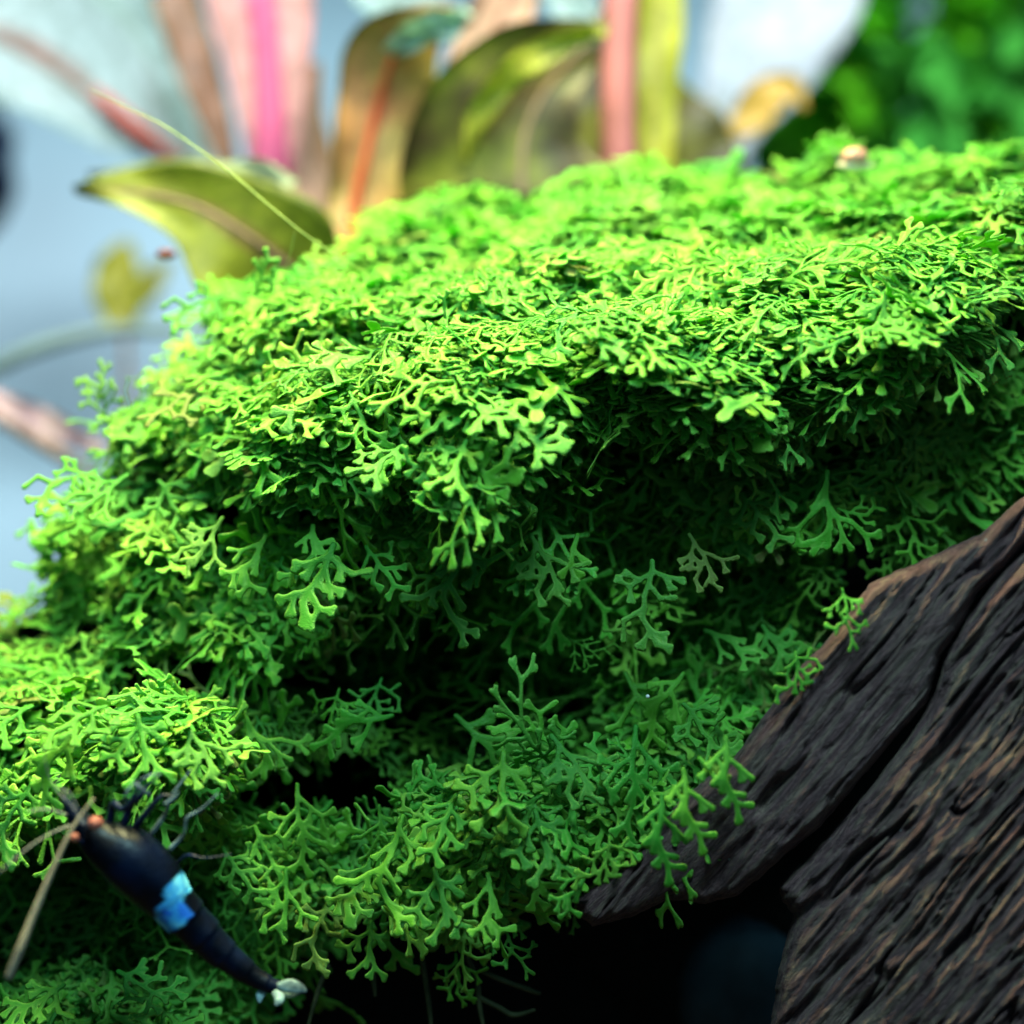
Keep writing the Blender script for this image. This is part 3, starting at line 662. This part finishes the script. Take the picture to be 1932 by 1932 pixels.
p3 = empty('pale_stem_plant', at(200, 640, 12), label='pale mint leaved plant at the upper left with reddish midribs', cat='aquarium plant')
stem(p3, [(560,1100,12),(480,700,12),(400,420,12),(330,300,12)], [.25,.24,.2,.15], m_stem_r)
leaf(p3, [(330,300,11),(230,225,10.8),(110,130,10.6),(-20,60,10.4),(-180,0,10.2)], [.08,.85,1.25,1.35,.6], [.08,.5,.75,.9,.6], m_mint, .2, .1, rib=(.10, m_stem_b), label='large pale leaf with a brown red midrib at the upper left')
V = None
leaf(p3, [(400,330,12.5),(340,220,12.4),(260,100,12.2),(190,-20,12),(150,-150,12)], [.15,.45,.6,.6,.4], [.2,.75,1.05,1.1,.6], m_mint2, .2, 0, label='pale leaf with a dark green stripe left of the taupe leaf')
stem(p3, [(330,300,10.9),(260,245,10.6),(180,175,10.4)], [.09,.13,.08], plain('red_rib', (.5, .12, .09), .5, .15), 'red_midrib')
p4 = empty('shaded_stem_plant', at(0, 900, 8), label='blurred plant at the left edge with a grey stem and a pink leaf', cat='aquarium plant')
stem(p4, [(-60,720,8),(60,660,8),(200,625,8.2),(330,625,8.4),(460,650,8.6),(600,800,8.8)], [.10,.11,.09,.08,.08,.08], plain('grey_green_stem', (.16, .24, .24), .6, .2, 2))
leaf(p4, [(-60,735,7),(40,775,6.8),(110,810,6.8),(200,850,7)], [.10,.16,.18,.05], [.08,.14,.16,.05], m_lilac, .2, 0, label='pale pink leaf pointing at the moss')
stem(p4, [(-80,750,7.4),(0,790,7.3),(80,840,7.2),(180,900,7.2)], [.06,.07,.07,.05], m_stem_b, 'twig')
p5 = empty('yellow_stem_plant', at(240, 700, 12), label='small blurred yellow green plant under the olive leaf', cat='aquarium plant')
stem(p5, [(300,1100,12),(250,800,12),(235,600,12)], [.07,.06,.05], m_stem_b)
leaf(p5, [(235,620,12),(225,560,12),(225,510,12),(240,455,12)], [.2,.34,.34,.1], [.2,.36,.34,.1], m_ylw, .2, 0, label='yellow green leaf')
leaf(p5, [(240,600,12.3),(280,540,12.3),(320,490,12.3)], [.1,.2,.05], [.1,.2,.05], m_ylw, .2, 0)
p6 = empty('golden_leaf_plant', at(1400, 500, 9), label='golden yellow leaf plant behind the moss crest right of the white gap', cat='aquarium plant')
stem(p6, [(1400,620,9),(1390,430,9),(1385,270,9)], [.08,.07,.06], m_stem_b)
leaf(p6, [(1370,262,8.6),(1415,225,8.6),(1450,180,8.6),(1490,165,8.6),(1520,205,8.6)], [.06,.20,.24,.16,.03], [.06,.26,.24,.16,.03], m_gold, .2, 0, label='bent golden leaf')
leaf(p6, [(1350,330,11),(1355,220,11),(1385,100,11),(1410,-20,11),(1430,-150,11)], [.25,.75,1.25,1.6,1.5], [.12,.30,.42,.50,.45], leaf_mat('white_leaf', (.54,.62,.68), (.58,.66,.72), (.5,.6,.64), .08, .4), .2, 0, label='large overexposed white leaf')

# green stem plants at the right
m_gr = [plain('green_leaf_a', (.07, .42, .02), .85, .15, 1.5, .08, trans=.5), plain('green_leaf_b', (.14, .62, .02), .85, .15, 1.5, .08, trans=.45), plain('green_leaf_c', (.06, .38, .05), .85, .15, 1.5, .08, trans=.35)]
def small_leaf(L, W):
    V = []; F = []; n, m = 9, 5
    for s in (1, -1):
        for i in range(n):
            t = i/(n-1); w = W*math.sin(math.pi*(.06+.94*t)**.8)+.004
            for k in range(m):
                x = 2*k/(m-1)-1; V.append((L*t, x*w, -.25*L*t*t+.2*w*x*x+s*.012*(1-.7*abs(x))))
    nm = n*m
    for i in range(n-1):
        for k in range(m-1): a = i*m+k; F.append((a, a+1, a+m+1, a+m)); F.append((nm+a, nm+a+m, nm+a+m+1, nm+a+1))
        for k in (0, m-1): a = i*m+k; F.append((a, a+m, nm+a+m, nm+a))
    return mesh('leaf', V, F)
SL = []
for mt in m_gr:
    me = small_leaf(1.5, .30); me.materials.append(mt); SL.append(me)
rg = random.Random(4)
GL = ['tall bright green bushy plant at the right behind the moss, first from the white gap', 'green bushy plant with bright top leaves near the upper right corner', 'dark green bushy plant at the right edge of the picture', 'low green bushy plant just over the moss crest at the right', 'deep green plant in the shade of the upper right group', 'rear green plant next to the golden leaf', 'dense dark plant at the back of the upper right group', 'dense dark plant at the back near the white leaf']
for k, (u, top, Y, mi, nl) in enumerate((a, b_, c+3, d, e) for a, b_, c, d, e in [(1600,-60,12,1,110), (1790,-160,12.5,1,110), (1960,-120,13,0,100), (1740,60,10.5,2,80), (1900,40,11,2,80), (1480,130,13.5,0,90), (1840,-200,15,2,120), (1680,-100,15,2,120)]):
    b = at(u, 1000, Y); t = at(u+rg.uniform(-40, 40), top, Y)
    pl = empty('green_stem_plant', b, label=GL[k], cat='aquarium plant', group='green bushy plants at the upper right')
    stem(pl, [(u, 1000, Y), (u+20, 600, Y), (u-10, 300, Y), (u, top+20, Y)], [.1, .09, .08, .05], m_gr[2])
    nl = int(nl*1.9)
    for q in range(nl):
        f = q/nl; z = -1.0+(t.z+1.0)*f; an = q*2.4+rg.uniform(-.4, .4)
        x0 = b.x+(t.x-b.x)*f
        o = bpy.data.objects.new('leaf', SL[mi if rg.random() < .7 else rg.randrange(3)]); COL.objects.link(o); o.parent = pl
        o.location = Vector((x0, Y, z))-b; o.rotation_euler = (rg.uniform(-.4, .4), rg.uniform(-.3, 1.1), an)
        sc = rg.uniform(.9, 1.5); sc *= .74; o.scale = (sc, sc, sc)
# dark filter stone at the far left
V, F = ball(tuple(at(-110, 310, 17)), 1.6, 32, 22, (.8, .7, 1.0), .3)
tag(link('rock', mesh('rock', V, F), plain('navy_rock', (.005, .02, .06), .8, .4, 1)), label='blurred dark navy rock at the far left edge behind the pale leaf', cat='rock')

# ---------------------------------------------------------------- shrimp
YS = -.3
def cr(x, y): return (x/3.0, 1416.8+y/3.0)          # layout of the shrimp close-up
SP = [(355,250,10,-1.05),(400,330,34,-1.05),(480,430,74,-1.02),(590,520,122,-.98),(730,610,160,-.95),(860,730,155,-.92),(965,850,128,-.9),(1050,940,112,-.88),(1130,1020,100,-.86),(1230,1120,86,-.84),(1330,1200,70,-.82),(1430,1275,55,-.8),(1530,1325,42,-.8),(1600,1345,30,-.8)]
PATCH = [cr(*p) for p in [(1030,685),(1075,705),(1108,760),(1070,800),(1030,830),(1050,880),(1092,930),(1060,955),(1045,985),(990,1010),(940,1040),(905,1000),(878,950),(882,890),(940,840),(925,790),(970,740)]]
sh = empty('shrimp', at(*cr(860, 720), -.6), label='black dwarf shrimp with a pale blue saddle patch clinging to the moss', cat='shrimp')
def shrimp_body():
    pts = []
    for x, y, w, Y in SP:
        u, v = cr(x, y); pts.append(list(at(u, v, Y+YS))+[w*1.1/3*FRAME/PX*(Y+YS+DIST)/DIST])
    n, m = 150, 44; Q = catmull(pts, n); V = []; ac = []
    for i in range(n):
        t = Q[min(i+1, n-1), :3]-Q[max(i-1, 0), :3]; t /= np.linalg.norm(t)
        s = np.cross(t, [0, -1, 0]); s /= np.linalg.norm(s); f = np.cross(s, t)
        f = f if f[1] < 0 else -f
        w = Q[i, 3]; k = i/(n-1)
        if k > .46:                                   # overlapping tail segments
            ph = (k-.46)/.54*6; w = w*(1+.10*((ph-math.floor(ph))**2)-.04)
        for j in range(m):
            a = 2*math.pi*j/m
            V.append(Q[i, :3]+s*w*math.cos(a)+f*w*(.95 if math.sin(a) > 0 else 1.05)*math.sin(a))
    F = [(i*m+j, i*m+(j+1) % m, (i+1)*m+(j+1) % m, (i+1)*m+j) for i in range(n-1) for j in range(m)]
    F += [tuple(reversed(range(m))), tuple((n-1)*m+j for j in range(m))]
    A = np.array(V); k = FRAME/PX*(A[:, 1]+DIST)/DIST
    U = A[:, 0]/k+PX/2; W = PX/2-A[:, 2]/k
    sd = poly_sdf(U, W, PATCH)+5*(fbm(U/6., W/6.)-.45)
    me = mesh('body', V, F); fattr(me, 'patch', np.clip(.5-sd/4, 0, 1)*(A[:, 1] < Q[:, 1].repeat(m)+.05))
    mt, nt, b, out = newmat('shrimp_shell')
    at_ = N(nt, 'ShaderNodeAttribute'); at_.attribute_name = 'patch'
    pc = ramp(nt, noise(nt, 6, 4), [(.36, (.02, .16, .75)), (.48, (.06, .42, .88)), (.64, (.25, .74, .94))])
    bl = ramp(nt, noise(nt, 3.5, 3), [(.4, (.0010, .0018, .006)), (.66, (.002, .006, .026))])
    nt.links.new(mixc(nt, at_.outputs['Fac'], bl, pc), b.inputs['Base Color'])
    b.inputs['Roughness'].default_value = .38; b.inputs['Specular IOR Level'].default_value = .2
    bump(nt, b, noise(nt, 20, 3), .2, .02)
    link('body', me, mt, sh)
shrimp_body()
m_leg = plain('shrimp_leg', (.004, .010, .045), .35, .8, 10)
m_legw = plain('shrimp_leg_pale', (.16, .24, .32), .4, .8, 10, trans=.4)
m_eye = plain('shrimp_eye', (.34, .10, .08), .35, .35, 25)
m_ant = plain('shrimp_antenna', (.30, .30, .28), .5, .3, 6)
def cpt(x, y, Y): return at(*cr(x, y), Y+YS)
def limb(name, P, w, mat, parent=sh, flat=1):
    V, F = tube([cpt(*p) for p in P], [x*.55*FRAME/PX/3 for x in w], 8, 22, flat); return link(name, mesh(name, V, F), mat, parent)
for (x, y, r, Y) in [(540,410,36,-1.32), (424,492,24,-1.25)]:
    V, F = ball(tuple(cpt(x, y, Y)), r*FRAME/PX/3, 20, 14); e = link('eye', mesh('eye', V, F), m_eye, sh)
    limb('eye_stalk', [(x+(490-x)*.8, y+40, Y+.2), (x, y, Y+.03)], [22, 24], m_leg, e)
limb('rostrum', [(480,430,-1.28),(420,340,-1.2),(370,250,-1.15),(345,205,-1.12)], [22,16,8,2], m_leg)
limb('antenna', [(400,420,-1.2),(280,470,-1.3),(150,555,-1.4),(-20,700,-1.5)], [8,7,6,4], m_ant)
limb('antenna', [(380,300,-1.15),(300,190,-1.2),(262,90,-1.25),(248,-30,-1.3)], [7,6,5,3], m_ant)
limb('antenna', [(440,330,-1.2),(395,240,-1.25),(330,200,-1.3),(330,130,-1.3)], [10,8,6,4], m_ant)
limb('antenna', [(380,360,-1.2),(260,330,-1.25),(150,345,-1.3)], [7,6,3], m_ant)
for P, w, mt in [([(620,420,-.95),(640,300,-1.0),(700,330,-1.1),(760,250,-1.15),(800,160,-1.15)], [36,34,28,20,8], m_leg),
              ([(700,420,-.95),(740,310,-1.0),(790,260,-1.1),(830,200,-1.1),(900,140,-1.1)], [34,34,30,16,7], m_leg),
              ([(760,440,-.95),(830,350,-1.0),(880,290,-1.05),(930,250,-1.05),(1000,270,-1.05)], [34,30,22,16,8], m_leg),
              ([(850,480,-.9),(940,350,-.95),(960,270,-1.0),(1010,200,-1.0),(1085,100,-1.0)], [26,20,14,10,5], m_legw),
              ([(960,560,-.9),(1040,470,-.95),(1058,380,-1.05),(1140,330,-1.05),(1235,238,-1.05)], [24,16,13,13,6], m_legw),
              ([(1000,640,-.85),(1060,590,-.95),(1160,605,-1.0),(1310,585,-1.0)], [18,14,9,4], m_leg)]:
    limb('leg', P, w, mt)
for P, w in [([(700,290,-1.15),(720,230,-1.2),(770,170,-1.2)], [12,14,6]), ([(770,190,-1.2),(820,230,-1.2),(850,250,-1.2)], [20,24,8]), ([(790,165,-1.2),(860,135,-1.2),(915,130,-1.2)], [9,10,5]), ([(930,300,-1.15),(985,265,-1.15),(1010,230,-1.15)], [12,15,6])]:
    limb('claw', P, w, m_legw)
m_tail = plain('shrimp_tail_fan', (.36, .52, .66), .35, .8, 9, trans=.5)
for P, w in [([(1570,1330,-.85),(1640,1330,-.85),(1700,1345,-.85),(1735,1362,-.85)], [30,62,48,8]), ([(1560,1345,-.8),(1640,1370,-.82),(1700,1372,-.82)], [24, 44, 8]), ([(1550,1360,-.85),(1580,1400,-.88),(1560,1440,-.9)], [28, 52, 14]), ([(1510,1345,-.8),(1475,1380,-.82),(1468,1425,-.85)], [24, 40, 10])]:
    limb('tail_fan_blade', P, w, m_tail, flat=.18)

# ---------------------------------------------------------------- small things
V, F = tube([cpt(532,268,-1.35), cpt(410,440,-1.4), cpt(295,680,-1.48), cpt(180,950,-1.55), cpt(110,1130,-1.6), cpt(45,1290,-1.6)], [.007,.011,.016,.021,.025,.021], 10, 40)
tag(link('twig', mesh('twig', V, F), plain('tan_twig', (.26, .22, .17), .8, .3, 9)), label='thin tan twig slanting down to the left in front of the shrimp', cat='twig')
V, F = tube([at(172,170,1.2), at(240,203,1.1), at(300,232,1.0), at(355,268,.9), at(430,322,.8), at(520,398,.7), at(575,442,.7), at(640,486,.8), at(700,520,1.0)], [.0025,.004,.005,.005,.006,.006,.006,.006,.005], 6, 60)
th = link('algae_thread', mesh('algae_thread', V, F), plain('thread_green', (.34, .44, .12), .6, .2, 6)); tag(th, label='long thin yellow green thread arching from the moss to the upper left', cat='thread')
V, F = tube([at(557,436,.72), at(547,480,.8), at(530,535,1.0)], [.003,.003,.003], 6, 16)
tag(link('algae_thread', mesh('algae_thread', V, F), plain('thread_pale', (.35, .42, .12), .6, .2, 6)), label='short faint thread hanging from the long thread in front of the olive leaf', cat='thread')
sn = empty('snail', at(1612, 300, 2.1), label='tiny pinkish white snail on the crest of the moss', cat='snail')
V, F = ball(tuple(at(1612, 298, 2.0)), .11, 20, 14, (1.1, .9, .85), .2); link('shell', mesh('shell', V, F), plain('pink_shell', (.45, .22, .18), .4, .5, 12), sn)
V, F = tube([at(1650,312,2.0), at(1612,314,1.98), at(1580,312,1.98)], [.01,.045,.02], 8, 12); link('foot', mesh('foot', V, F), plain('snail_foot', (.55, .45, .35), .5), sn)
for du_ in (0, 12):
    V, F = tube([at(1584,308,1.97), at(1576+du_,290,1.96), at(1570+du_*1.8,272,1.96)], [.006,.004,.002], 6, 8); link('tentacle', mesh('tentacle', V, F), m_ant, sn)
V, F = ball(tuple(at(314, 480, 2.6)), .06, 14, 10, (1.5, .8, .75), .5)
fl = link('debris_fleck', mesh('debris_fleck', V, F), plain('dark_red', (.10, .015, .02), .5, .9, 14)); tag(fl, label='tiny dark red fleck at the lower edge of the olive leaf', cat='fleck')
# fine roots hanging under the moss
rr = random.Random(9)
rootm = plain('brown_root', (.06, .07, .03), .7, .4, 8)
rt = empty('hanging_roots', at(800, 1800, .5), label='thin brown green roots hanging below the moss at the bottom centre', cat='roots')
for P in [[(790,1760),(800,1830),(810,1900),(815,1960)],[(880,1800),(900,1850),(905,1900),(915,1950)],[(905,1830),(950,1850),(1000,1868),(1020,1875)],[(900,1880),(940,1900),(970,1915),(1010,1905)],[(620,1820),(600,1870),(580,1940)],[(700,1800),(705,1850),(708,1880)],[(1010,1700),(1060,1705),(1110,1690)],[(1090,1640),(1070,1680),(1060,1700)]]:
    V, F = tube([at(u, v, .1) for u, v in P], [.02]*(len(P)-1)+[.012], 6, 20); link('root', mesh('root', V, F), rootm, rt)

for k, (u, v, Y, lab) in enumerate([(1222,1314,-.55,'tiny white speck on the lower moss bulge right of the dark hollow'), (1604,300,-9,'')]):
    if not lab: continue
    V, F = ball(tuple(at(u, v, Y)), .014, 10, 8)
    tag(link('speck', mesh('speck', V, F), plain('white_speck', (.8, .8, .82), .4)), label=lab, cat='speck')
